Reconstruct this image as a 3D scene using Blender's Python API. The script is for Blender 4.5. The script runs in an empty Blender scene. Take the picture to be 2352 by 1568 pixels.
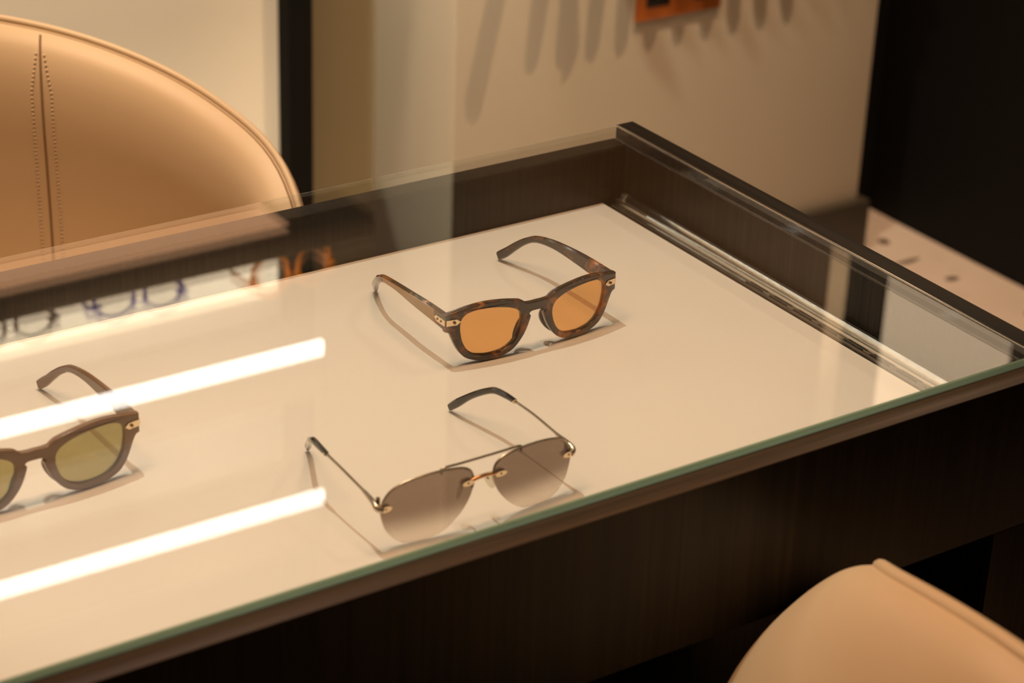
import bpy, bmesh, math, random
from mathutils import Vector, Matrix
random.seed(4)
scene = bpy.context.scene
COL = scene.collection
R = math.radians

# ------------------------------------------------------------------ camera
cam_d = bpy.data.cameras.new('camera')
cam = bpy.data.objects.new('camera', cam_d); COL.objects.link(cam); scene.camera = cam
F_PX = 5190.0
cam_d.sensor_width = 36.0; cam_d.lens = F_PX / 2352 * 36.0
cam_d.clip_start = 0.05; cam_d.clip_end = 50
AZ, PITCH, ROLL = R(34.564), R(26.553), R(2.181)
fwd = Vector((math.sin(AZ)*math.cos(PITCH), math.cos(AZ)*math.cos(PITCH), -math.sin(PITCH)))
rgt = fwd.cross(Vector((0, 0, 1))).normalized(); upv = rgt.cross(fwd)
r2 = rgt*math.cos(ROLL) + upv*math.sin(ROLL); u2 = -rgt*math.sin(ROLL) + upv*math.cos(ROLL)
cam.matrix_world = Matrix(((r2.x, u2.x, -fwd.x, 0), (r2.y, u2.y, -fwd.y, 0), (r2.z, u2.z, -fwd.z, 1.42), (0, 0, 0, 1)))
cam_d.dof.use_dof = True; cam_d.dof.focus_distance = 1.60; cam_d.dof.aperture_fstop = 8.0

# ------------------------------------------------------------------ world, exposure
w = bpy.data.worlds.new('world'); scene.world = w; w.use_nodes = True
w.node_tree.nodes['Background'].inputs[0].default_value = (1, .78, .55, 1)
w.node_tree.nodes['Background'].inputs[1].default_value = 0.02
vs = scene.view_settings
vs.view_transform = 'Standard'; vs.look = 'None'; vs.exposure = 0.13; vs.gamma = 1.0; vs.use_curve_mapping = False
scene.cycles.use_denoising = True
scene.cycles.max_bounces = 10; scene.cycles.transparent_max_bounces = 32
scene.cycles.caustics_reflective = False; scene.cycles.caustics_refractive = False
scene.cycles.sample_clamp_indirect = 6.0

# ------------------------------------------------------------------ ceiling lights
WARM = (1.0, .735, .485)
CEIL = 2.62
def spot(name, loc, target, power, half, blend, radius, color=WARM):
    l = bpy.data.lights.new(name, 'SPOT'); l.energy = power; l.color = color
    l.spot_size = 2*R(half); l.spot_blend = blend; l.shadow_soft_size = radius
    o = bpy.data.objects.new(name, l); COL.objects.link(o); o.location = loc
    o.rotation_euler = (Vector(target)-Vector(loc)).to_track_quat('-Z', 'Y').to_euler()
    return o
def area(name, loc, sx, sy, power, color=WARM):
    l = bpy.data.lights.new(name, 'AREA'); l.shape = 'RECTANGLE'; l.size = sx; l.size_y = sy
    l.energy = power; l.color = color
    o = bpy.data.objects.new(name, l); COL.objects.link(o); o.location = loc
    return o
SPOTS = []
def downlight(name, x, y, target, power, half, blend, radius, color=WARM):
    SPOTS.append((x, y)); return spot(name, (x, y, CEIL-.035), target, power, half, blend, radius, color)
K_DIR = Vector((-.117, .19, 1.0))
kz = CEIL-.035-.70
WHITE = (1.0, .97, .80); SOFT = (1.0, .80, .55); ORANGE = (1.0, .585, .335)
downlight('spot_over_table', .826+K_DIR.x*kz, 1.17+K_DIR.y*kz, (.69, 1.20, .70), 52, 15, .6, .012, WHITE)
downlight('spot_right_of_table', 2.15, 1.05, (.9, 1.15, .70), 12, 20, .6, .03, SOFT)
downlight('spot_pillar_near', 1.15, 2.10, (1.15, 2.10, 0), 330, 15, .12, .03, SOFT)
downlight('spot_pillar_far', 2.28, 2.04, (2.28, 2.04, 0), 70, 10.4, .14, .03, (1, .72, .46))
downlight('spot_pillar_front', 1.90, 1.72, (2.09, 2.34, .46), 225, 24, .5, .006, (1, .64, .37))
downlight('spot_shelves', .45, 1.75, (1.25, 2.45, .45), 190, 25, .7, .04, (1, .88, .65))
downlight('chair_fill_spot', .40, .60, (.62, 1.75, .62), 46, 11, .8, .08, (1, .66, .40))  # unseen lamp added to brighten the left chair
area('ceiling_panel_light', (.42, 1.12, CEIL-.03), 1.5, .35, 30, ORANGE)
area('ceiling_panel_light.001', (-.9, 1.6, CEIL-.03), .35, 1.2, 5, ORANGE)

# ------------------------------------------------------------------ helpers
def link(o, parent=None):
    COL.objects.link(o)
    if parent is not None: o.parent = parent
    return o
def tag(o, label=None, cat=None, group=None, kind=None):
    if label: o['label'] = label
    if cat: o['category'] = cat
    if group: o['group'] = group
    if kind: o['kind'] = kind
    return o
def empty(name, loc=(0, 0, 0), rz=0.0):
    o = bpy.data.objects.new(name, None); o.empty_display_size = .05
    o.location = loc; o.rotation_euler = (0, 0, rz); return link(o)
def finish(name, me, mats, parent=None, smooth=None):
    if not isinstance(mats, (list, tuple)): mats = [mats]
    for m in mats: me.materials.append(m)
    if smooth is not None:
        for p in me.polygons: p.use_smooth = True
        me.set_sharp_from_angle(angle=R(smooth))
    o = bpy.data.objects.new(name, me); return link(o, parent)
def from_py(name, verts, faces, mats, parent=None, smooth=None, fix=True):
    me = bpy.data.meshes.new(name); me.from_pydata([tuple(v) for v in verts], [], faces)
    if fix:
        bm = bmesh.new(); bm.from_mesh(me); bmesh.ops.recalc_face_normals(bm, faces=bm.faces); bm.to_mesh(me); bm.free()
    me.update(); return finish(name, me, mats, parent, smooth)
def bm_obj(name, bm, mats, parent=None, smooth=None):
    me = bpy.data.meshes.new(name); bm.to_mesh(me); bm.free(); return finish(name, me, mats, parent, smooth)
def bm_box(bm, x0, x1, y0, y1, z0, z1):
    m = Matrix.Translation(((x0+x1)/2, (y0+y1)/2, (z0+z1)/2)) @ Matrix.Diagonal((x1-x0, y1-y0, z1-z0, 1))
    return bmesh.ops.create_cube(bm, size=1.0, matrix=m)
def box(name, x0, x1, y0, y1, z0, z1, mat, parent=None, bevel=0.0, seg=2):
    bm = bmesh.new(); bm_box(bm, x0, x1, y0, y1, z0, z1)
    if bevel: bmesh.ops.bevel(bm, geom=bm.edges[:], offset=bevel, segments=seg, affect='EDGES', profile=.6)
    return bm_obj(name, bm, mat, parent, 35 if bevel else None)
def catmull(pts, n=6, closed=False):
    P = [Vector(p) for p in pts]; out = []; N = len(P)
    rng = range(N) if closed else range(N-1)
    for i in rng:
        p1, p2 = P[i], P[(i+1) % N]
        p0 = P[(i-1) % N] if (closed or i > 0) else p1*2-p2
        p3 = P[(i+2) % N] if (closed or i+2 < N) else p2*2-p1
        for k in range(n):
            t = k/n
            out.append(.5*((2*p1)+(p2-p0)*t+(2*p0-5*p1+4*p2-p3)*t*t+(3*p1-p0-3*p2+p3)*t**3))
    if not closed: out.append(P[-1].copy())
    return out
def tube(name, path, rad, mat, parent=None, seg=10, closed=False, ry=None):
    """round tube along path; rad number or list"""
    P = [Vector(p) for p in path]; n = len(P); vs_, fs = [], []
    rad = rad if isinstance(rad, (list, tuple)) else [rad]*n
    prev = None
    for i in range(n):
        a = P[(i-1) % n] if (closed or i > 0) else P[i]
        b = P[(i+1) % n] if (closed or i < n-1) else P[i]
        t = (b-a).normalized()
        if prev is None:
            ref = Vector((0, 0, 1)) if abs(t.z) < .9 else Vector((1, 0, 0))
            nrm = (ref - t*ref.dot(t)).normalized()
        else:
            nrm = (prev - t*prev.dot(t)).normalized()
        prev = nrm; bn = t.cross(nrm)
        for k in range(seg):
            a_ = 2*math.pi*k/seg
            vs_.append(P[i]+nrm*math.cos(a_)*rad[i]+bn*math.sin(a_)*rad[i])
    m = n if closed else n-1
    for i in range(m):
        j = (i+1) % n
        for k in range(seg):
            l = (k+1) % seg
            fs.append((i*seg+k, i*seg+l, j*seg+l, j*seg+k))
    if not closed:
        fs.append(tuple(range(seg-1, -1, -1))); fs.append(tuple((n-1)*seg+k for k in range(seg)))
    return from_py(name, vs_, fs, mat, parent, 50)
def lathe(name, prof, mat, parent=None, seg=40, loc=(0, 0, 0), axis='z'):
    vs_, fs = [], []
    for (r_, z_) in prof:
        for k in range(seg):
            a = 2*math.pi*k/seg
            c = (r_*math.cos(a), r_*math.sin(a), z_)
            if axis == 'y': c = (c[0], -c[2], c[1])
            if axis == 'x': c = (c[2], c[0], c[1])
            vs_.append(Vector(c)+Vector(loc))
    for i in range(len(prof)-1):
        for k in range(seg):
            l = (k+1) % seg
            fs.append((i*seg+k, i*seg+l, (i+1)*seg+l, (i+1)*seg+k))
    fs.append(tuple(range(seg-1, -1, -1))); fs.append(tuple((len(prof)-1)*seg+k for k in range(seg)))
    return from_py(name, vs_, fs, mat, parent, 35)
def prism(name, prof, axis, a0, a1, mat, parent=None, smooth=None):
    """extrude a 2-D profile; axis y: profile is (x,z); axis x: profile is (y,z)"""
    vs_ = []
    for a in (a0, a1):
        for (u, v) in prof: vs_.append((u, a, v) if axis == 'y' else (a, u, v))
    n = len(prof)
    fs = [(i, (i+1) % n, n+(i+1) % n, n+i) for i in range(n)]
    fs += [tuple(range(n)), tuple(range(2*n-1, n-1, -1))]
    return from_py(name, vs_, fs, mat, parent, smooth)

# ------------------------------------------------------------------ materials
def new_mat(name):
    m = bpy.data.materials.new(name); m.use_nodes = True; nt = m.node_tree
    return m, nt, nt.nodes['Principled BSDF']
def pbr(name, col, rough=.5, metal=0.0, coat=0.0, spec=.5, bump=None, var=None):
    m, nt, p = new_mat(name)
    p.inputs['Base Color'].default_value = (*col, 1); p.inputs['Roughness'].default_value = rough
    p.inputs['Metallic'].default_value = metal; p.inputs['Coat Weight'].default_value = coat
    p.inputs['Coat Roughness'].default_value = .08; p.inputs['Specular IOR Level'].default_value = spec
    tc = nt.nodes.new('ShaderNodeTexCoord')
    if var:
        sc, amt = var
        n = nt.nodes.new('ShaderNodeTexNoise'); n.inputs['Scale'].default_value = sc; n.inputs['Detail'].default_value = 4
        nt.links.new(tc.outputs['Object'], n.inputs['Vector'])
        mx = nt.nodes.new('ShaderNodeMix'); mx.data_type = 'RGBA'
        mx.inputs['A'].default_value = (*[c*(1-amt) for c in col], 1); mx.inputs['B'].default_value = (*[min(1, c*(1+amt)) for c in col], 1)
        nt.links.new(n.outputs['Fac'], mx.inputs['Factor']); nt.links.new(mx.outputs['Result'], p.inputs['Base Color'])
    if bump:
        sc, st, dist = bump
        n = nt.nodes.new('ShaderNodeTexNoise'); n.inputs['Scale'].default_value = sc; n.inputs['Detail'].default_value = 3
        nt.links.new(tc.outputs['Object'], n.inputs['Vector'])
        b = nt.nodes.new('ShaderNodeBump'); b.inputs['Strength'].default_value = st; b.inputs['Distance'].default_value = dist
        nt.links.new(n.outputs['Fac'], b.inputs['Height']); nt.links.new(b.outputs['Normal'], p.inputs['Normal'])
    return m
def wood(name, dark, light, scale, rough=.42):
    m, nt, p = new_mat(name)
    tc = nt.nodes.new('ShaderNodeTexCoord'); mp = nt.nodes.new('ShaderNodeMapping'); mp.inputs['Scale'].default_value = scale
    nt.links.new(tc.outputs['Object'], mp.inputs['Vector'])
    n = nt.nodes.new('ShaderNodeTexNoise'); n.inputs['Scale'].default_value = 1.0; n.inputs['Detail'].default_value = 5; n.inputs['Roughness'].default_value = .65
    nt.links.new(mp.outputs['Vector'], n.inputs['Vector'])
    r = nt.nodes.new('ShaderNodeValToRGB'); r.color_ramp.elements[0].position = .42; r.color_ramp.elements[1].position = .80
    r.color_ramp.elements[0].color = (*dark, 1); r.color_ramp.elements[1].color = (*light, 1)
    nt.links.new(n.outputs['Fac'], r.inputs['Fac']); nt.links.new(r.outputs['Color'], p.inputs['Base Color'])
    b = nt.nodes.new('ShaderNodeBump'); b.inputs['Strength'].default_value = .25; b.inputs['Distance'].default_value = .0006
    nt.links.new(n.outputs['Fac'], b.inputs['Height']); nt.links.new(b.outputs['Normal'], p.inputs['Normal'])
    p.inputs['Roughness'].default_value = rough; p.inputs['Specular IOR Level'].default_value = .3
    return m
def clear(name, tint_lo, tint_hi=None, z0=0, z1=1, spec=1.0, ior=1.5):
    """thin clear sheet: tinted see-through plus a mirror coat by Fresnel (same on both faces)"""
    m = bpy.data.materials.new(name); m.use_nodes = True; nt = m.node_tree; nt.nodes.clear()
    out = nt.nodes.new('ShaderNodeOutputMaterial'); mix = nt.nodes.new('ShaderNodeMixShader')
    tr = nt.nodes.new('ShaderNodeBsdfTransparent'); gl = nt.nodes.new('ShaderNodeBsdfGlossy'); gl.inputs['Roughness'].default_value = 0.0
    gl.inputs['Color'].default_value = (spec, spec, spec, 1)
    tr.inputs['Color'].default_value = (*tint_lo, 1)
    if tint_hi:
        tc = nt.nodes.new('ShaderNodeTexCoord'); sp = nt.nodes.new('ShaderNodeSeparateXYZ'); nt.links.new(tc.outputs['Object'], sp.inputs[0])
        mr = nt.nodes.new('ShaderNodeMapRange'); mr.interpolation_type = 'SMOOTHSTEP'
        mr.inputs['From Min'].default_value = z0; mr.inputs['From Max'].default_value = z1
        nt.links.new(sp.outputs['Z'], mr.inputs['Value'])
        mx = nt.nodes.new('ShaderNodeMix'); mx.data_type = 'RGBA'; mx.inputs['A'].default_value = (*tint_lo, 1); mx.inputs['B'].default_value = (*tint_hi, 1)
        nt.links.new(mr.outputs['Result'], mx.inputs['Factor']); nt.links.new(mx.outputs['Result'], tr.inputs['Color'])
    geo = nt.nodes.new('ShaderNodeNewGeometry'); im = nt.nodes.new('ShaderNodeMix'); im.data_type = 'FLOAT'
    im.inputs['A'].default_value = ior; im.inputs['B'].default_value = 1/ior
    nt.links.new(geo.outputs['Backfacing'], im.inputs['Factor'])
    fr = nt.nodes.new('ShaderNodeFresnel'); nt.links.new(im.outputs['Result'], fr.inputs['IOR'])
    nt.links.new(fr.outputs['Fac'], mix.inputs[0]); nt.links.new(tr.outputs[0], mix.inputs[1]); nt.links.new(gl.outputs[0], mix.inputs[2])
    nt.links.new(mix.outputs[0], out.inputs['Surface'])
    return m
def emit(name, col, strength):
    m = bpy.data.materials.new(name); m.use_nodes = True; nt = m.node_tree; nt.nodes.clear()
    out = nt.nodes.new('ShaderNodeOutputMaterial'); e = nt.nodes.new('ShaderNodeEmission')
    e.inputs[0].default_value = (*col, 1); e.inputs[1].default_value = strength; nt.links.new(e.outputs[0], out.inputs['Surface'])
    return m
def blotchy(name, dark, mid, amber, scale):
    m, nt, p = new_mat(name)
    tc = nt.nodes.new('ShaderNodeTexCoord'); n = nt.nodes.new('ShaderNodeTexNoise'); n.inputs['Scale'].default_value = scale
    n.inputs['Detail'].default_value = 2.5; n.inputs['Distortion'].default_value = .6
    nt.links.new(tc.outputs['Object'], n.inputs['Vector'])
    r = nt.nodes.new('ShaderNodeValToRGB'); e = r.color_ramp.elements
    e[0].position = .50; e[0].color = (*dark, 1); e[1].position = .74; e[1].color = (*amber, 1)
    k = e.new(.60); k.color = (*mid, 1)
    nt.links.new(n.outputs['Fac'], r.inputs['Fac']); nt.links.new(r.outputs['Color'], p.inputs['Base Color'])
    p.inputs['Roughness'].default_value = .12; p.inputs['Coat Weight'].default_value = .6; p.inputs['Coat Roughness'].default_value = .05
    return m

M = {}
M['wood'] = wood('dark_stained_oak', (.0030, .0020, .0011), (.026, .018, .010), (210, 210, 4))
M['wood_long'] = wood('dark_stained_oak_edge', (.006, .004, .002), (.022, .015, .008), (160, 5, 160), .45)
M['wood_top_lit'] = wood('dark_stained_oak_lit_top', (.030, .017, .009), (.075, .045, .025), (4, 160, 160), .34)  # lighter oak: the light on the top edge is put into the colour
M['shelf_wood'] = wood('brown_shelf_wood', (.045, .025, .010), (.085, .050, .022), (4, 120, 120), .5)
M['board'] = pbr('white_tray', (.845, .79, .74), .38, spec=.3, var=(9, .012))
M['glass'] = clear('clear_float_glass', (.975, .99, .98))
m_, nt_, p_ = new_mat('green_glass_edge'); nt_.nodes.remove(p_); M['glass_edge'] = m_
_tr = nt_.nodes.new('ShaderNodeBsdfTranslucent'); _tr.inputs[0].default_value = (.42, .62, .46, 1)
_df = nt_.nodes.new('ShaderNodeBsdfDiffuse'); _df.inputs[0].default_value = (.25, .40, .29, 1)
_mx = nt_.nodes.new('ShaderNodeMixShader'); _mx.inputs[0].default_value = .35
nt_.links.new(_tr.outputs[0], _mx.inputs[1]); nt_.links.new(_df.outputs[0], _mx.inputs[2]); nt_.links.new(_mx.outputs[0], nt_.nodes['Material Output'].inputs['Surface'])
M['polished_edge'] = pbr('polished_glass_edge', (.75, .72, .66), .15, .6, spec=.8)
M['leather'] = pbr('tan_leather', (.61, .47, .30), .50, bump=(900, .10, .0004), var=(14, .03))
M['leather_dark'] = pbr('tan_leather_groove', (.25, .15, .08), .55, var=(30, .05))
M['thread'] = pbr('tan_thread', (.60, .48, .33), .6, var=(300, .05))
M['steel'] = pbr('brushed_steel', (.62, .60, .56), .28, 1.0, var=(60, .04))
M['alu'] = pbr('bright_aluminium', (.80, .76, .68), .20, 1.0, var=(40, .03))
M['black_plastic'] = pbr('black_plastic', (.008, .007, .006), .35, var=(50, .1))
M['black'] = pbr('black_wall_panel', (.0022, .0018, .0015), .7, spec=.15, var=(12, .2))
M['wall'] = pbr('warm_plaster', (.47, .425, .345), .75, bump=(160, .06, .001), var=(3, .02))
M['dim_wall'] = pbr('brown_wall', (.08, .06, .04), .8, var=(3, .05))
M['niche'] = pbr('olive_plaster', (.40, .35, .22), .75, bump=(160, .06, .001), var=(3, .02))
M['cream'] = pbr('cream_panel', (.74, .70, .60), .55, var=(4, .015))
M['ceil'] = pbr('white_ceiling', (.72, .66, .58), .8, var=(5, .02))
M['base'] = pbr('dark_baseboard', (.022, .016, .010), .5, var=(20, .1))
M['copper'] = pbr('copper_plate', (.62, .20, .045), .36, .75, var=(40, .06))
M['tort'] = blotchy('tortoiseshell_acetate', (.020, .011, .005), (.11, .036, .008), (.50, .16, .020), 80)
M['honey'] = pbr('honey_acetate', (.42, .25, .11), .15, coat=.5, var=(60, .15))
M['taupe'] = pbr('taupe_acetate', (.20, .105, .055), .20, coat=.35, var=(60, .10))
M['gold'] = pbr('pale_gold', (.90, .72, .50), .22, 1.0, var=(200, .04))
M['rivet'] = pbr('dark_rivet', (.25, .18, .11), .35, 1.0, var=(300, .1))
M['gunmetal'] = pbr('brushed_gunmetal', (.50, .42, .33), .25, 1.0, var=(200, .05))
M['copperwire'] = pbr('rose_bridge', (.85, .45, .22), .22, 1.0, var=(200, .05))
M['tip'] = pbr('black_acetate', (.012, .010, .007), .12, coat=.4, var=(150, .2))
M['pad'] = clear('silicone_pad', (.86, .84, .78))
s = lambda c: tuple(x**.5 for x in c)
M['amber'] = clear('amber_lens', s((.84, .46, .17)))
M['olive_lens'] = clear('olive_lens', s((.38, .34, .15)))
M['grad'] = clear('gradient_lens', s((.80, .74, .68)), s((.25, .19, .155)), .003, .024)
M['demo'] = clear('clear_demo_lens', (.97, .97, .97))
M['led'] = emit('led_strip', (1.0, .95, .88), 10.0)
M['lamp'] = emit('lamp_glow', (1.0, .80, .55), 6.0)
M['backlight'] = emit('backlit_panel', (1.0, .78, .52), 3.6)
M['underside_glow'] = emit('added_underside_glow', (1.0, .50, .25), 1.3)  # added glow for the shelf underside mirrored in the glass
M['lightbox'] = emit('lightbox', (1.0, .72, .46), 1.7)

# terrazzo floor
def floor_mat():
    m, nt, p = new_mat('pink_terrazzo')
    tc = nt.nodes.new('ShaderNodeTexCoord')
    n = nt.nodes.new('ShaderNodeTexNoise'); n.inputs['Scale'].default_value = 7; n.inputs['Detail'].default_value = 6
    v = nt.nodes.new('ShaderNodeTexVoronoi'); v.inputs['Scale'].default_value = 38
    nt.links.new(tc.outputs['Object'], n.inputs['Vector']); nt.links.new(tc.outputs['Object'], v.inputs['Vector'])
    mx = nt.nodes.new('ShaderNodeMix'); mx.data_type = 'RGBA'; mx.inputs['A'].default_value = (.28, .225, .19, 1); mx.inputs['B'].default_value = (.34, .285, .245, 1)
    nt.links.new(n.outputs['Fac'], mx.inputs['Factor'])
    hs = nt.nodes.new('ShaderNodeSeparateColor'); nt.links.new(v.outputs['Color'], hs.inputs[0])
    mr = nt.nodes.new('ShaderNodeMapRange'); mr.inputs['From Min'].default_value = .75; mr.inputs['From Max'].default_value = 1; mr.inputs['To Max'].default_value = .35
    nt.links.new(hs.outputs[0], mr.inputs['Value'])
    m2 = nt.nodes.new('ShaderNodeMix'); m2.data_type = 'RGBA'; m2.inputs['B'].default_value = (.25, .205, .175, 1)
    nt.links.new(mr.outputs['Result'], m2.inputs['Factor']); nt.links.new(mx.outputs['Result'], m2.inputs['A'])
    nt.links.new(m2.outputs['Result'], p.inputs['Base Color']); p.inputs['Roughness'].default_value = .45
    return m
M['floor'] = floor_mat()
M['chip'] = pbr('dark_stone_chip', (.06, .042, .030), .45, var=(60, .2))

# ------------------------------------------------------------------ room shell
X0, X1, Y0, Y1 = -2.3, 2.381, -2.4, 2.543
YW = 2.34                                     # face of the pillar
def st(o): return tag(o, kind='structure')
fl = st(box('floor', X0-.1, X1+.1, Y0-.1, Y1+.4, -.1, 0, M['floor']))
st(box('ceiling', X0-.1, X1+.1, Y0-.1, Y1+.4, CEIL, CEIL+.1, M['ceil']))
st(box('wall_left', X0-.1, X0, Y0-.1, Y1+.4, 0, CEIL, M['dim_wall']))
st(box('wall_front', X0, X1, Y0-.1, Y0, 0, CEIL, M['dim_wall']))
st(box('wall_right', X1, X1+.1, Y0-.1, Y1+.4, 0, CEIL, M['black']))
st(box('wall_back', X0, 1.505, Y1, Y1+.1, 0, CEIL, M['niche']))
st(box('wall_pillar', 1.505, 2.243, YW, Y1+.4, 0, CEIL, M['wall'], bevel=.004))
st(box('wall_recess', 2.243, X1, 2.46, Y1+.4, 0, CEIL, M['black']))
def bb(name, *a):
    return st(box(name, *a, M['base'], None, .003))
bb('baseboard_pillar', 1.493, 2.258, YW-.014, YW-.0005, 0, .088)
bb('baseboard_pillar_side', 2.2435, 2.258, YW, 2.459, 0, .088)
for i, (cx, cy) in enumerate(((2.311, 2.341), (2.293, 2.267), (2.309, 2.186), (2.33, 2.04), (2.29, 1.93), (1.9, 1.9), (1.5, 1.75), (1.2, 2.0), (2.2, 1.6), (1.75, 1.45))):
    n = 9; a0 = random.random()*6; sx, sy = random.uniform(.012, .017), random.uniform(.008, .012)
    if i == 1: sx, sy, a0 = .024, .006, 0
    ring = [(cx+sx*math.cos(2*math.pi*k/n)*random.uniform(.7, 1.2), cy+sy*math.sin(2*math.pi*k/n)*random.uniform(.7, 1.2)) for k in range(n)]
    v = [(x, y, -.002) for x, y in ring]+[(x, y, .0006) for x, y in ring]
    f = [(k, (k+1) % n, n+(k+1) % n, n+k) for k in range(n)]+[tuple(range(n, 2*n)), tuple(range(n-1, -1, -1))]
    from_py('stone_chip', v, f, M['chip'], fl)

# ceiling fittings (above the frame)
names = ['above the middle of the glass table', 'nearest the black wall, right of the table', 'in front of the shelves', 'between pillar and black wall', 'in front of the pillar socket', 'before the left part of the shelves', 'added before the table to brighten the left chair']
for (x, y), nm in zip(SPOTS, names):
    o = lathe('ceiling_downlight', [(.030, CEIL-.0005), (.048, CEIL-.0005), (.048, CEIL-.010), (.040, CEIL-.012), (.034, CEIL-.004), (.030, CEIL-.004)], M['steel'], None, 32)
    o.location = (x, y, 0)
    tag(o, 'round steel ceiling downlight ' + nm, 'downlight', 'ceiling downlights')
for nm, x, y, sx, sy, lb in (('ceiling_panel_lamp', .42, 1.12, 1.5, .35, 'long ceiling lamp across the room above the table'), ('ceiling_panel_lamp', -.9, 1.6, .35, 1.2, 'long ceiling lamp along the left side of the room')):
    e = empty(nm, (x, y, CEIL)); tag(e, lb, 'ceiling lamp')
    box('housing', -sx/2-.02, sx/2+.02, -sy/2-.02, sy/2+.02, -.022, -.0005, M['steel'], e, .003)

# ------------------------------------------------------------------ display table
ZG = .760; ZB = .702
XL, XR = -.20, 1.057
YF, YB = .883, 1.3725
t = empty('display_table', (0, 0, 0)); tag(t, 'dark wood display table with a glass top and white lit tray inside', 'table')
fp = box('front_panel', XL, XR, YF, .902, .642, .7535, M['wood'], t, .0008)
box('front_edge', XL, XR, YF, .902, .7535, .7545, M['wood_top_lit'], t)
box('back_rail', XL+.017, 1.0395, 1.357, 1.3725, .642, .7475, M['wood'], t, .0006)
box('back_rail_cap', XL+.017, 1.0395, 1.357, 1.3725, .7475, .7490, M['wood_long'], t)
er = box('end_rail', 1.0405, XR, .9022, YB+.0005, .642, .7585, M['wood'], t, .0006)
box('end_rail_cap', 1.0405, XR, .9022, YB+.0005, .7585, .7600, M['wood_long'], t)
box('end_rail', XL, XL+.017, .9022, YB+.0005, .642, .760, M['wood'], t, .0006)
box('under_tray', XL+.017, 1.0405, .902, 1.357, .642, .654, M['wood'], t)
for (xa, xb) in ((XL, XL+.052), (1.005, XR)):
    for (ya, yb) in ((YF, .935), (1.3205, YB)):
        box('leg', xa, xb, ya, yb, 0, .642, M['wood'], t, .001)
box('base_panel', XL+.052, 1.040, .972, .990, 0, .642, M['wood'], t, .001)
box('end_panel', 1.0405, XR, .9355, 1.3200, 0, .642, M['wood'], t, .001)
tr = box('tray', XL+.03, 1.0187, .9025, 1.3565, ZB-.012, ZB, M['board'], t, .0008)
box('tray_lining', XL+.03, 1.0187, .9025, 1.3565, .655, ZB-.0125, M['black_plastic'], t)
# drawer runner beside the tray: ribbed aluminium extrusion with slots
prof = [(1.0200, .690), (1.0395, .690), (1.0395, .7075), (1.0372, .7092), (1.0345, .7090), (1.0330, .7070), (1.0318, .7042),
        (1.0308, .7050), (1.0296, .7055), (1.0284, .7048), (1.0274, .7008), (1.0262, .7006), (1.0252, .7022), (1.0238, .7022), (1.0230, .7000), (1.0212, .6965), (1.0200, .6960)]
run = prism('drawer_runner', prof, 'y', .906, 1.3525, M['alu'], t, 40)
for k in range(9):
    y0 = .935+k*.028
    box('runner_slot', 1.0240, 1.0256, y0, y0+.020, .7015, .7026, M['black_plastic'], run)
lathe('runner_end_cap', [(.004, 0), (.0052, .001), (.0052, .004), (.003, .005)], M['steel'], run, 20, (1.0355, 1.3505, .7045), 'y')
box('edge_glint_strip', 1.0386, 1.0403, .9025, 1.3722, .7602, .7609, M['alu'], t, .0003)  # bright strip added to stand for the glint on the glass edge
# glass sheet with polished, chamfered edges
bm = bmesh.new(); gx0, gx1, gy0, gy1 = XL+.0172, 1.0398, .8995, 1.3722
bm_box(bm, gx0, gx1, gy0, gy1, .7547, ZG)
bmesh.ops.bevel(bm, geom=[e for e in bm.edges if all(v.co.z > .758 for v in e.verts)], offset=.0009, segments=1, affect='EDGES')
for f in bm.faces:
    f.normal_update(); f.material_index = 1 if f.normal.y < -.5 else (2 if abs(f.normal.z) < .95 and f.normal.z > .3 and f.normal.x > .3 else 0)
bm_obj('glass_top', bm, [M['glass'], M['glass_edge'], M['polished_edge']], t)

# ------------------------------------------------------------------ glasses
def half_to_loop(h):   # right half (x>=0), top centre to bottom centre -> closed loop
    return h + [(-x, z) for x, z in reversed(h) if x > 1e-6]
def spline_half(segs):  # list of point lists; each list smoothed, joints stay sharp
    out = []
    for s_ in segs:
        c = catmull([(x, z, 0) for x, z in s_], 5) if len(s_) > 2 else [Vector((x, z, 0)) for x, z in s_]
        out += [(p.x, p.y) for p in (c if not out else c[1:])]
    return out
def plate_front(name, outer, holes, thick, bevel, bend, mat, parent, y_off=0.0):
    """flat outline with holes -> bevelled plate, then swept back by bend*x^2 (metres)"""
    cu = bpy.data.curves.new(name, 'CURVE'); cu.dimensions = '2D'; cu.fill_mode = 'BOTH'
    for lp in [outer]+holes:
        sp = cu.splines.new('POLY'); sp.points.add(len(lp)-1); sp.use_cyclic_u = True
        for i, (x, z) in enumerate(lp): sp.points[i].co = (x, z, 0, 1)
    cu.extrude = max(1e-5, thick/2-bevel); cu.bevel_depth = bevel; cu.bevel_resolution = 2; cu.offset = -bevel
    tmp = bpy.data.objects.new(name+'_tmp', cu); COL.objects.link(tmp)
    bpy.context.view_layer.update()
    dg = bpy.context.evaluated_depsgraph_get(); me = bpy.data.meshes.new_from_object(tmp.evaluated_get(dg))
    bpy.data.objects.remove(tmp); bpy.data.curves.remove(cu)
    bm = bmesh.new(); bm.from_mesh(me)
    bmesh.ops.remove_doubles(bm, verts=bm.verts, dist=1e-6)
    for v in bm.verts:
        x, z, d = v.co; v.co = (x, y_off+thick/2-d+bend*x*x, z)
    bmesh.ops.recalc_face_normals(bm, faces=bm.faces); bm.to_mesh(me); bm.free(); me.materials.clear()
    me.name = name
    return finish(name, me, mat, parent, 40)
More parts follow.
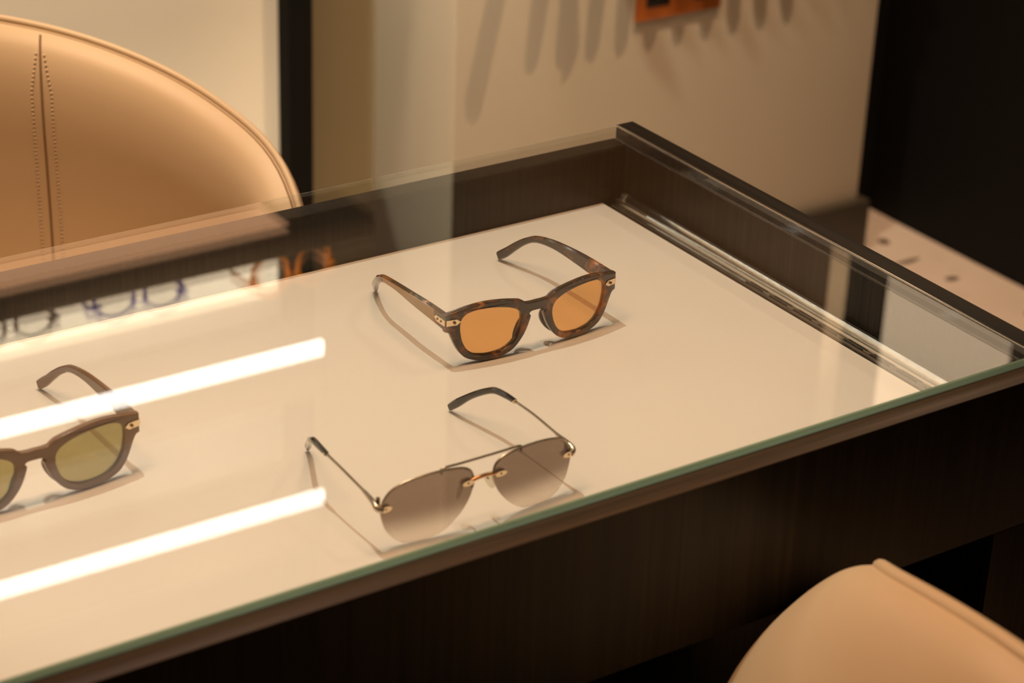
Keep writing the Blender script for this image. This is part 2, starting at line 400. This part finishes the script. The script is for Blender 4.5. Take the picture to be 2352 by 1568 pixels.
def lens(name, loop, cx, cz, thick, bend, mat, parent, y_off, dome=.9, grow=0.0):
    n = len(loop); rings = 7; vs_, fs = [], []
    rmax = max(math.hypot(x-cx, z-cz) for x, z in loop)
    def Y(x, z): return y_off+bend*x*x+dome*((x-cx)**2+(z-cz)**2)
    def side(off):
        base = len(vs_); vs_.append((cx, Y(cx, cz)+off, cz))
        for r_ in range(1, rings+1):
            for (x, z) in loop:
                d = math.hypot(x-cx, z-cz); k = r_/rings*(1+grow/d)
                px, pz = cx+(x-cx)*k, cz+(z-cz)*k
                vs_.append((px, Y(px, pz)+off, pz))
        return base
    a = side(0); b = side(thick)
    for base, fl_ in ((a, 0), (b, 1)):
        for k in range(n):
            l = (k+1) % n
            q = (base, base+1+k, base+1+l); fs.append(q if fl_ else q[::-1])
            for r_ in range(rings-1):
                q = (base+1+r_*n+k, base+1+(r_+1)*n+k, base+1+(r_+1)*n+l, base+1+r_*n+l); fs.append(q if fl_ else q[::-1])
    o = 1+(rings-1)*n
    for k in range(n):
        l = (k+1) % n; fs.append((a+o+k, a+o+l, b+o+l, b+o+k))
    return from_py(name, vs_, fs, mat, parent, 45)
def loft_temple(name, stations, mat, parent, n=6, round_=.3):
    """stations (y, x, z_top, z_bot, half_thickness), metres"""
    P = catmull([s_[:3] for s_ in stations], n); Q = catmull([(s_[3], s_[4], 0) for s_ in stations], n)
    vs_, fs = [], []; m = 10
    for i, (a, b) in enumerate(zip(P, Q)):
        y, x, zt = a; zb, h = b.x, b.y
        # direction along the arm in the y-z plane, so the section stays square to it
        j0, j1 = max(0, i-1), min(len(P)-1, i+1)
        mid = lambda k: Vector((P[k].x, (P[k].z+Q[k].x)/2))
        tdir = (mid(j1)-mid(j0)).normalized(); nrm = Vector((-tdir.y, tdir.x))
        hh = abs(zt-zb)/2*max(.45, abs(nrm.y)); c = mid(i)
        r_ = min(h, hh)*.55
        sec = [(-h+r_, hh), (h-r_, hh), (h, hh-r_), (h, 0), (h, -hh+r_), (h-r_, -hh), (-h+r_, -hh), (-h, -hh+r_), (-h, 0), (-h, hh-r_)]
        for (u, v) in sec: vs_.append((x+u, c.x+nrm.x*v, c.y+nrm.y*v))
    for i in range(len(P)-1):
        for k in range(m):
            l = (k+1) % m; fs.append((i*m+k, i*m+l, (i+1)*m+l, (i+1)*m+k))
    fs.append(tuple(range(m-1, -1, -1))); fs.append(tuple((len(P)-1)*m+k for k in range(m)))
    return from_py(name, vs_, fs, mat, parent, 42)

mm = lambda pts: [(x*.001, z*.001) for x, z in pts]
OUT = spline_half([
    [(0, 37.6), (5, 37.5), (9.2, 37.9)],
    [(9.2, 37.9), (12, 40.0), (16, 41.6), (28.5, 43.9), (43, 44.9), (56, 43.6), (65, 41.6), (72.0, 40.4)],
    [(72.0, 40.4), (72.0, 27.2)],
    [(72.0, 27.2), (69.6, 26.3), (68.0, 24.2), (66.2, 20.3), (63.2, 13.6), (60.2, 8.8), (55.4, 4.4), (46, .8), (36, 0), (26, 1.4), (18.3, 5.2), (12.5, 11.5), (8.8, 17.7), (6.3, 24.2), (5.5, 27.4)],
    [(5.5, 27.4), (6.6, 29.2), (5.2, 30.5), (2.5, 30.8), (0, 30.8)]])
LENS = [(p.x, p.y) for p in catmull([(x, z, 0) for x, z in [(12.9, 26.3), (13.9, 31.3), (17.8, 35.0), (25.8, 38.1), (38.0, 40.1), (49.5, 40.2), (56.5, 38.5), (60.2, 34.6), (61.0, 29.0), (60.2, 22.3), (58.6, 16.8), (55.0, 10.8), (49.5, 6.8), (42, 4.7), (34.5, 4.5), (27.5, 5.6), (21, 8.8), (16.5, 14.0), (13.9, 20.3)]], 4, True)]
BEND = 1.35

def acetate_glasses(name, loc, frame_m, lens_m, metal_m, tipX=(-.0515, .0600), lam=None, plates=True):
    g = empty(name, loc)
    outer = mm(half_to_loop(OUT)); lr = mm(LENS); ll = [(-x, z) for x, z in reversed(lr)]
    plate_front('frame_front', outer, [lr, ll], .0044, .0007, BEND, frame_m, g)
    for lp, sx in ((lr, 1), (ll, -1)):
        lens('lens', lp, sx*.037, .022, .0016, BEND, lens_m, g, .0012, dome=.5, grow=.0004)
    # nose pads moulded on the back of the rims
    for sx in (1, -1):
        pth = [Vector((sx*x, y+BEND*.0001, z)) for x, y, z in ((.0072, .0048, .028), (.0082, .0075, .0225), (.0105, .0085, .017), (.0135, .0075, .012), (.0165, .0050, .0085))]
        tube('nose_pad', catmull(pth, 4), [.0012+.0011*math.sin(math.pi*i/16) for i in range(17)], frame_m, g, 8)
    for sx, xt in ((1, tipX[1]), (-1, tipX[0])):
        xh = sx*.0702; e = abs(xt)
        X = lambda f: xh+(xt-xh)*f
        if sx > 0:
            stt = [(.0095, xh, .0405, .0275, .0020), (.030, X(.05), .0408, .0283, .0020), (.050, X(.09), .0402, .0298, .0020), (.078, X(.16), .0378, .0308, .0020),
                   (.100, X(.30), .0336, .0282, .0019), (.112, X(.48), .0282, .0222, .0019), (.122, X(.66), .0215, .0138, .0019), (.132, X(.85), .0135, .0045, .0019), (.1395, X(1), .0075, -.0005, .0018)]
        else:
            stt = [(.0095, xh, .0405, .0275, .0020), (.030, X(.0)-.0005, .0406, .0290, .0020), (.050, X(.0)-.0008, .0396, .0302, .0020), (.074, X(.02), .0372, .0308, .0020),
                   (.093, X(.07), .0350, .0296, .0019), (.106, X(.22), .0300, .0232, .0019), (.118, X(.48), .0222, .0145, .0019), (.129, X(.76), .0140, .0045, .0019), (.1370, X(1), .0075, -.0005, .0018)]
        tm = loft_temple('temple', stt, frame_m, g)
        if lam:
            ls = [(.0212, xh, .0406, .0282, .002)]+stt[1:5]
            loft_temple('temple_laminate', [(y, x+sx*.0018, zt-.0011, zb+.0011, .0006) for (y, x, zt, zb, h) in ls], lam, tm)
        if plates:
            zc = .0342; yb = BEND*.070**2
            # arrow-ended plate on the front corner, bent round to the arm
            hex_ = [(.0715, .0022), (.0640, .0022), (.0612, 0), (.0640, -.0022), (.0715, -.0022)]
            vs_ = []
            for dy in (-.0006, .0006):
                for (x, z) in hex_: vs_.append((sx*x, BEND*x*x+dy-.0001, zc+z))
            n = 5; fs = [tuple(range(n)), tuple(range(2*n-1, n-1, -1))]+[(k, (k+1) % n, n+(k+1) % n, n+k) for k in range(n)]
            pl = from_py('corner_plate', vs_, fs, metal_m, g)
            lathe('rivet', [(.0010, .0), (.0010, .0012), (.0006, .0014)], M['rivet'], pl, 14, (sx*.0660, BEND*.066**2-.0004, zc), 'y')
            hexs = [(.0078, .0022), (.0180, .0022), (.0208, 0), (.0180, -.0022), (.0078, -.0022)]
            vs_ = []
            for dx in (.0016, .0026):
                for (y, z) in hexs: vs_.append((xh+sx*dx, y, zc+z))
            pl = from_py('temple_plate', vs_, fs, metal_m, tm)
            for yy in (.0120, .0165):
                lathe('rivet', [(.0009, 0), (.0009, .0006)] if sx > 0 else [(.0009, -.0006), (.0009, 0)], M['rivet'], pl, 12, (xh+sx*.00245, yy, zc), 'x')
        # hinge barrel inside the corner
        lathe('hinge', [(.0016, -.005), (.0016, .005)], metal_m, g, 12, (sx*.0668, .0112, .0335))
    return g
g1 = acetate_glasses('sunglasses', (.823, 1.164, ZB+.0006), M['tort'], M['amber'], M['gold'], lam=M['honey'])
tag(g1, 'tortoiseshell sunglasses with amber orange lenses on the white tray', 'sunglasses')
g2 = acetate_glasses('sunglasses', (.439, 1.141, ZB+.0006), M['taupe'], M['olive_lens'], M['gold'])
tag(g2, 'taupe brown sunglasses with olive green lenses under the left light reflections', 'sunglasses')

def aviator(loc):
    g = empty('sunglasses', loc)
    tag(g, 'rimless metal aviator sunglasses with brown gradient lenses nearest the front glass edge', 'sunglasses')
    pts = [(7.1, 33.5), (8.9, 39), (14, 42.6), (22, 44.3), (34.8, 44.9), (46.8, 43.8), (57, 41.3), (63, 37.6), (66.9, 31.8), (68.3, 26), (67.6, 20), (65, 11.7), (60, 5.2), (54, 1.4), (46, .3), (39.5, .3), (29.8, 2.4), (22.3, 7.0), (15.2, 14), (10.4, 21.3), (7.5, 29)]
    lr = mm([(p.x, p.y) for p in catmull([(x, z, 0) for x, z in pts], 4, True)]); ll = [(-x, z) for x, z in reversed(lr)]
    yl = lambda x: BEND*x*x
    for lp, sx in ((lr, 1), (ll, -1)):
        l = lens('lens', lp, sx*.038, .024, .0018, BEND, M['grad'], g, 0, dome=.6)
        # thin wire along the upper half of the lens
        up = [(x, z) for x, z in lp if z > .027]
        up.sort(key=lambda p: math.atan2(p[1]-.024, p[0]-sx*.038))
        tube('brow_wire', [(x, yl(x)+.6*((x-sx*.038)**2+(z-.024)**2)+.0009, z+.0002) for x, z in up], .00075, M['gunmetal'], g, 8)
        # bridge clamp and hinge clamp
        for nm, cx, cz, a, b in (('bridge_clamp', .0118, .0325, .0042, .0019), ('hinge_clamp', .0660, .0275, .0042, .0020)):
            vs_, fs = [], []; n = 18
            for yy in (-.0012, .0030):
                for k in range(n):
                    th = 2*math.pi*k/n; x = sx*cx+a*math.cos(th); vs_.append((x, yl(cx)+.0005+yy, cz+b*math.sin(th)))
            fs = [tuple(range(n)), tuple(range(2*n-1, n-1, -1))]+[(k, (k+1) % n, n+(k+1) % n, n+k) for k in range(n)]
            c = from_py(nm, vs_, fs, M['gold'], g, 40)
            lathe('screw', [(.0006, 0), (.0006, .0005), (.0004, .0006)], M['gunmetal'], c, 12, (sx*cx, yl(cx)-.0007, cz), 'y')
        # nose pad on its wire arm
        arm = catmull([(sx*.0095, .0035, .0315), (sx*.0080, .0080, .0300), (sx*.0085, .0110, .0265), (sx*.0098, .0105, .0240)], 5)
        na = tube('nose_pad_arm', arm, .0006, M['gunmetal'], g, 8)
        bm = bmesh.new(); bmesh.ops.create_uvsphere(bm, u_segments=14, v_segments=10, radius=1)
        for v in bm.verts: v.co = Vector((v.co.x*.0016, v.co.y*.0034, v.co.z*.0066))
        bmesh.ops.rotate(bm, verts=bm.verts, cent=(0, 0, 0), matrix=Matrix.Rotation(-sx*R(22), 3, 'Y') @ Matrix.Rotation(sx*R(25), 3, 'Z'))
        bmesh.ops.translate(bm, verts=bm.verts, vec=(sx*.0105, .0105, .0225))
        bm_obj('nose_pad', bm, M['pad'], na, 60)
        # end block, arm, tip
        xh = sx*.0700; xt = (.0600 if sx > 0 else -.0485)
        X = lambda f: xh+(xt-xh)*f
        b0 = catmull([(sx*.0675, yl(.0675)-.0004, .0275), (xh+sx*.0005, yl(.07)+.0010, .0285), (xh+sx*.0006, .0125, .0305), (xh, .022, .0315), (xh, .027, .0320)], 5)
        tube('end_block', b0, [.0021]*8+[.0019-.0011*i/12 for i in range(13)], M['gunmetal'], g, 10)
        lathe('hinge', [(.0013, -.0028), (.0013, .0028)], M['rivet'], g, 12, (xh-sx*.0020, .0115, .0303))
        if sx > 0: wire = [(xh, .026, .0320), (X(.06), .050, .0340), (X(.13), .074, .0342)]
        else: wire = [(xh, .026, .0320), (X(-.02), .050, .0345), (X(-.02), .072, .0358)]
        tube('temple', catmull(wire, 6), .00085, M['gunmetal'], g, 8)
        if sx > 0:
            stt = [(.070, X(.12), .0360, .0326, .0014), (.080, X(.17), .0360, .0320, .0017), (.092, X(.28), .0347, .0303, .0018), (.102, X(.45), .0300, .0250, .0018), (.114, X(.68), .0220, .0165, .0017), (.126, X(.9), .0130, .0055, .0016), (.1335, X(1), .0060, -.0004, .0014)]
        else:
            stt = [(.069, X(-.02), .0374, .0340, .0014), (.078, X(-.01), .0382, .0344, .0017), (.088, X(.05), .0376, .0332, .0018), (.099, X(.22), .0318, .0268, .0018), (.112, X(.52), .0232, .0175, .0017), (.126, X(.86), .0132, .0058, .0016), (.1335, X(1), .0060, -.0004, .0014)]
        tp = loft_temple('temple_tip', stt, M['tip'], g)
        lathe('ferrule', [(.0014, -.0012), (.0017, 0), (.0014, .0012)], M['gold'], tp, 12, (stt[0][1], .0705, (stt[0][2]+stt[0][3])/2), 'y')
    # double bridge
    tube('brow_bar', catmull([(-.0285, yl(.0285)+.0028, .0415), (-.0278, yl(.0285)+.0030, .0452), (-.015, .0034, .0456), (0, .0032, .0457), (.015, .0034, .0456), (.0278, yl(.0285)+.0030, .0452), (.0285, yl(.0285)+.0028, .0415)], 6), .0008, M['gunmetal'], g, 8)
    tube('lower_bridge', catmull([(-.0125, .0012, .0322), (-.006, .0006, .0338), (0, .0004, .0344), (.006, .0006, .0338), (.0125, .0012, .0322)], 6), .0013, M['copperwire'], g, 10)
    return g
aviator((.661, .983, ZB+.0006))

# ------------------------------------------------------------------ tub chairs
RIM = [(0, .802), (8, .800), (17, .791), (28, .781), (40, .768), (51, .755), (63, .740), (72, .727), (81, .717), (88, .706), (95, .688), (102, .655), (112, .59)]
RIM_LOW = [(0, .786), (8, .783), (16, .776), (24, .765), (32, .752), (40, .737), (48, .719), (56, .699), (64, .672), (72, .632), (80, .58)]
def rimz(deg, rim=RIM):
    a = abs(deg)
    for (a0, z0), (a1, z1) in zip(rim, rim[1:]):
        if a <= a1: return z0+(z1-z0)*(a-a0)/(a1-a0)
    return rim[-1][1]
OUTP = [(0, 0), (.004, .009), (.015, .018), (.04, .030), (.08, .044), (.13, .056), (.19, .064), (.26, .062), (.33, .045), (.385, .015)]
OUTP = [(p.x, p.y) for p in catmull([(a, b, 0) for a, b in OUTP], 4)]
INP = [(0, 0), (.004, -.010), (.015, -.020), (.04, -.027), (.08, -.028), (.13, -.022), (.19, -.016), (.26, -.016), (.33, -.03), (.385, -.05)]
INP = [(p.x, p.y) for p in catmull([(a, b, 0) for a, b in INP], 4)]
def tub_chair(name, loc, rz, thm, seam_deg, label, rim, CW, bulge, pr):
    c = empty(name, loc, rz); tag(c, label, 'chair')
    n = 72; ths = [-thm+2*thm*i/n for i in range(n+1)]
    zs = [rimz(a, rim) for a in ths]
    for _ in range(6): zs = [zs[0]]+[(zs[i-1]+2*zs[i]+zs[i+1])/4 for i in range(1, n)]+[zs[-1]]
    def pt(i, dz, off, extra=0):
        a = R(ths[i]); r_ = CW+off; z = zs[i]-dz*(zs[i]-.40)/.402
        return Vector((r_*math.sin(a), -r_*math.cos(a), z))
    ring = [(d, o) for d, o in reversed(INP)][:-1]+[(d, o*bulge) for d, o in OUTP]      # inside bottom -> rim -> outside bottom
    m = len(ring); vs_, fs = [], []
    for i in range(n+1):
        e = min(1.0, min(i, n-i)/3.0); sq = .35+.65*math.sin(e*math.pi/2)
        for (d, o) in ring:
            mid = (.008)
            vs_.append(pt(i, d, mid+(o-mid)*sq))
    for i in range(n):
        for k in range(m-1): fs.append((i*m+k, i*m+k+1, (i+1)*m+k+1, (i+1)*m+k))
        fs.append((i*m+m-1, i*m, (i+1)*m, (i+1)*m+m-1))
    fs.append(tuple(range(m))); fs.append(tuple(n*m+k for k in range(m-1, -1, -1)))
    sh = from_py('shell', vs_, fs, M['leather'], c, 60)
    tube('piping', [pt(i, -.0015 if pr < .004 else .0025, 0) for i in range(n+1)], pr, M['leather'], c, 10)
    for off in (-pr-.0014, pr+.0014):
        tube('piping_seam', [pt(i, .0022 if pr < .004 else .0060, off) for i in range(n+1)], .0010 if pr < .004 else .0014, M['leather_dark'], c, 6)
    if seam_deg is not None:
        def surf(dz, ang):
            for (d0, o0), (d1, o1) in zip(INP, INP[1:]):
                if dz <= d1:
                    o = o0+(o1-o0)*(dz-d0)/(d1-d0); break
            a = R(ang); r_ = CW+o; zt = rimz(ang, rim); z = zt-dz*(zt-.40)/.402
            return Vector((r_*math.sin(a), -r_*math.cos(a), z))
        for sg in (1, -1):
            sa = seam_deg*sg
            path = [surf(.004+.34*i/50, sa) for i in range(51)]
            for p_ in path: p_ *= 1.0
            tube('seam', path, .0012, M['leather_dark'], c, 6)
            bm = bmesh.new()
            for so in (-1, 1):
                for k in range(84):
                    dz = .018+k*.0040; a = sa+so*2.35*min(1, .4+k/14)
                    p_ = surf(dz, a)
                    q = bmesh.ops.create_icosphere(bm, subdivisions=1, radius=1)
                    for v in q['verts']: v.co = Vector((v.co.x*.0014, v.co.y*.0011, v.co.z*.0014))+Vector((p_.x*.9985, p_.y*.9985, p_.z))
            tag(bm_obj('stitching', bm, M['thread'], c, 60), kind='stuff')
    # seat cushion, swivel column and round foot
    bm = bmesh.new(); N = 40; rows = [(.0, .40), (.19, .40), (.203, .408), (.208, .43), (.203, .455), (.185, .468), (.10, .474), (0, .475)]
    prof_ = rows[1:-1]; vs_, fs = [], []
    for (r_, z) in prof_:
        for k in range(N):
            a = 2*math.pi*k/N; sy = 1.0+.12*max(0, math.sin(a))
            vs_.append((r_*math.cos(a)*.98, r_*math.sin(a)*sy-.0, z))
    bm.free()
    for i in range(len(prof_)-1):
        for k in range(N):
            l = (k+1) % N; fs.append((i*N+k, i*N+l, (i+1)*N+l, (i+1)*N+k))
    fs.append(tuple(range(N-1, -1, -1))); fs.append(tuple((len(prof_)-1)*N+k for k in range(N)))
    from_py('seat_cushion', vs_, fs, M['leather'], c, 50)
    lathe('seat_pan', [(.06, .372), (.20, .378), (.215, .399)], M['black_plastic'], c, 40)
    lathe('column', [(.028, .012), (.028, .372)], M['steel'], c, 24)
    lathe('foot', [(.215, 0), (.22, .004), (.215, .009), (.05, .018), (.03, .03)], M['steel'], c, 48)
    return c
tub_chair('tub_chair', (.600, 1.55, 0), math.pi, 104, 27.5, 'tan leather tub chair behind the table with stitched seam inside its back', RIM, .23, .12, .0031)
tub_chair('tub_chair', (.965, .6465, 0), -math.pi/2, 76, None, 'tan leather tub chair in front of the dark table panel', RIM_LOW, .2127, 1.5, .0052)

# ------------------------------------------------------------------ lit shelf unit behind the table
u = empty('shelf_unit', (0, 0, 0)); tag(u, 'cream backed wall shelving with dark post and lit shelf edges behind the left chair', 'shelf')
box('back_panel', -1.0, 1.3045, 2.447, 2.470, 0, 2.2, M['cream'], u)
box('post', 1.305, 1.3405, 2.420, 2.500, 0, 2.2, M['black'], u, .002)
box('post', -1.036, -1.0005, 2.420, 2.500, 0, 2.2, M['black'], u, .002)
box('shelf', -1.0, 1.373, 2.310, 2.419, 1.258, 1.297, M['shelf_wood'], u, .010, 3)
for z in (1.4235, 1.6500):
    sh = box('shelf', -1.0, 1.303, 2.318, 2.440, z+.0207, z+.082, M['shelf_wood'], u, .002)
    box('led_strip', -.99, 1.299, 2.3185, 2.327, z+.0075, z+.0205, M['led'], sh, .003)
box('backlit_panel', -.99, 1.296, 2.4405, 2.4465, 1.300, 1.404, M['backlight'], u)
box('added_glow_plate', -.99, 1.250, 2.322, 2.412, 1.2545, 1.2575, M['underside_glow'], u, .001)  # plate added under the shelf so its mirrored underside glows
sh = box('shelf', -1.0, 1.303, 2.318, 2.440, 1.90, 1.95, M['shelf_wood'], u, .002)

def spectacles(loc, rz, frame_m, label, chunky):
    g = empty('spectacles', loc, rz); tag(g, label, 'spectacles', 'spectacles on the lit shelf')
    a, b, k = (.0265, .0215, .0)[0:3]
    wr = .0050 if chunky else .0040
    def ell(cx, rx, rz_, cz): return [(cx+rx*math.cos(2*math.pi*i/48), cz+rz_*math.sin(2*math.pi*i/48)) for i in range(48)]
    cx, cz = .0325, .0265
    for sx in (1, -1):
        hole = ell(sx*cx, .0235, .0195, cz); out = ell(sx*cx, .0235+wr, .0195+wr, cz)
        plate_front('rim', out, [hole], .0036, .0005, .9, frame_m, g)
        lens('demo_lens', hole, sx*cx, cz, .0012, .9, M['demo'], g, .001, .4)
        bm = bmesh.new(); bm_box(bm, sx*.057-.006, sx*.057+.0085, .0022, .0075, cz+.004, cz+.0125 if chunky else cz+.009)
        bm_obj('corner', bm, frame_m, g)
        loft_temple('temple', [(.006, sx*.0650, cz+.0125, cz+.004, .0016), (.035, sx*.064, cz+.0115, cz+.005, .0015), (.050, sx*.063, cz+.010, cz+.004, .0015), (.063, sx*.060, cz-.004, cz-.011, .0015), (.072, sx*.058, cz-.018, cz-.0262, .0015)], frame_m, g)
    tube('bridge', catmull([(-.0105, .003, cz+.004), (0, .0015, cz+.009), (.0105, .003, cz+.004)], 6), .0028 if chunky else .0016, frame_m, g, 8)
    return g
sp_or = pbr('orange_acetate', (.95, .28, .015), .2, coat=.4, var=(120, .15))
sp_bl = pbr('blue_acetate', (.10, .06, .62), .2, coat=.4, var=(120, .15))
sp_br = pbr('brown_metal', (.14, .06, .045), .3, .3, var=(120, .1))
spectacles((1.262, 2.334, 1.2972), R(4), sp_or, 'chunky orange spectacles at the right end of the lit shelf', True)
spectacles((1.055, 2.352, 1.2972), R(-4), sp_bl, 'blue violet spectacles between the orange and brown pairs on the shelf', False)
spectacles((.885, 2.352, 1.2972), R(2), sp_br, 'thin brown spectacles left of the blue pair on the shelf', False)

# ------------------------------------------------------------------ pillar: socket, rack of pegs above the frame
k = empty('wall_socket', (1.866, YW, .441)); tag(k, 'copper double wall socket with black inserts on the pillar', 'socket')
box('plate', -.073, .073, -.006, -.0002, 0, .086, M['copper'], k, .002)
for dx in (-.038, .044):
    ins = box('socket_insert', dx-.020, dx+.020, -.0072, -.0055, .018, .070, M['black_plastic'], k, .001)
    for ox, oz, a, b in ((-.010, .030, .0035, .002), (.010, .030, .0035, .002), (0, .052, .002, .004)):
        box('pin_hole', dx+ox-a, dx+ox+a, -.0076, -.0070, oz-b, oz+b, M['black'], ins)
for dx in (-.060, .003, .064):
    lathe('screw', [(.0022, 0), (.0022, .0008)], M['copper'], k, 12, (dx, -.0058, .043), 'y')

box_u = box('pillar_cladding', 1.5055, 2.175, YW-.030, YW-.0005, .88, 2.25, M['shelf_wood'], None, .002); tag(box_u, 'dark wood wall panel on the upper pillar above the peg rail', 'wall panel')
LX = Vector((1.90, 1.72, CEIL-.035))
rk = empty('peg_rack', (0, 0, 0)); tag(rk, 'wooden rail of display pegs on the pillar above the copper socket', 'rack')
box('rail', 1.60, 2.16, YW-.020, YW-.0005,   .83, .87, M['shelf_wood'], rk, .003)
for i in range(10):
    wx = 1.628+.0485*i
    Wp = Vector((wx, YW, .425)); s_ = .088/(YW-LX.y); T = Wp+(LX-Wp)*s_
    base = Vector((wx+(LX.x-wx)*.18, YW-.026, .85))
    tube('peg', [base, base.lerp(T, .5), T], [.021, .016, .0105], M['steel'], rk, 12)
for wx, wz, bx, r_ in ((1.537, .375, 1.63, .013), (1.690, .40, 1.655, .011)):  # slanted pegs added out of view, aimed to cast the diagonal shadows
    Wp = Vector((wx, YW, wz)); s_ = .105/(YW-LX.y); T = Wp+(LX-Wp)*s_
    base = Vector((bx+.01, YW-.018, .85))
    tube('peg', [base, base.lerp(T, .5), T], r_, M['steel'], rk, 12)

# ------------------------------------------------------------------ lightbox on the black wall (seen mirrored in the glass)
lb = empty('wall_lightbox', (X1, 2.245, 1.40)); tag(lb, 'cream backlit panel on the black wall, above the frame', 'lightbox')
box('panel', -.012, -.002, -.140, .135, 0, .75, M['lightbox'], lb, .002)
box('frame', -.010, -.0002, -.150, .145, -.010, .76, M['black'], lb)
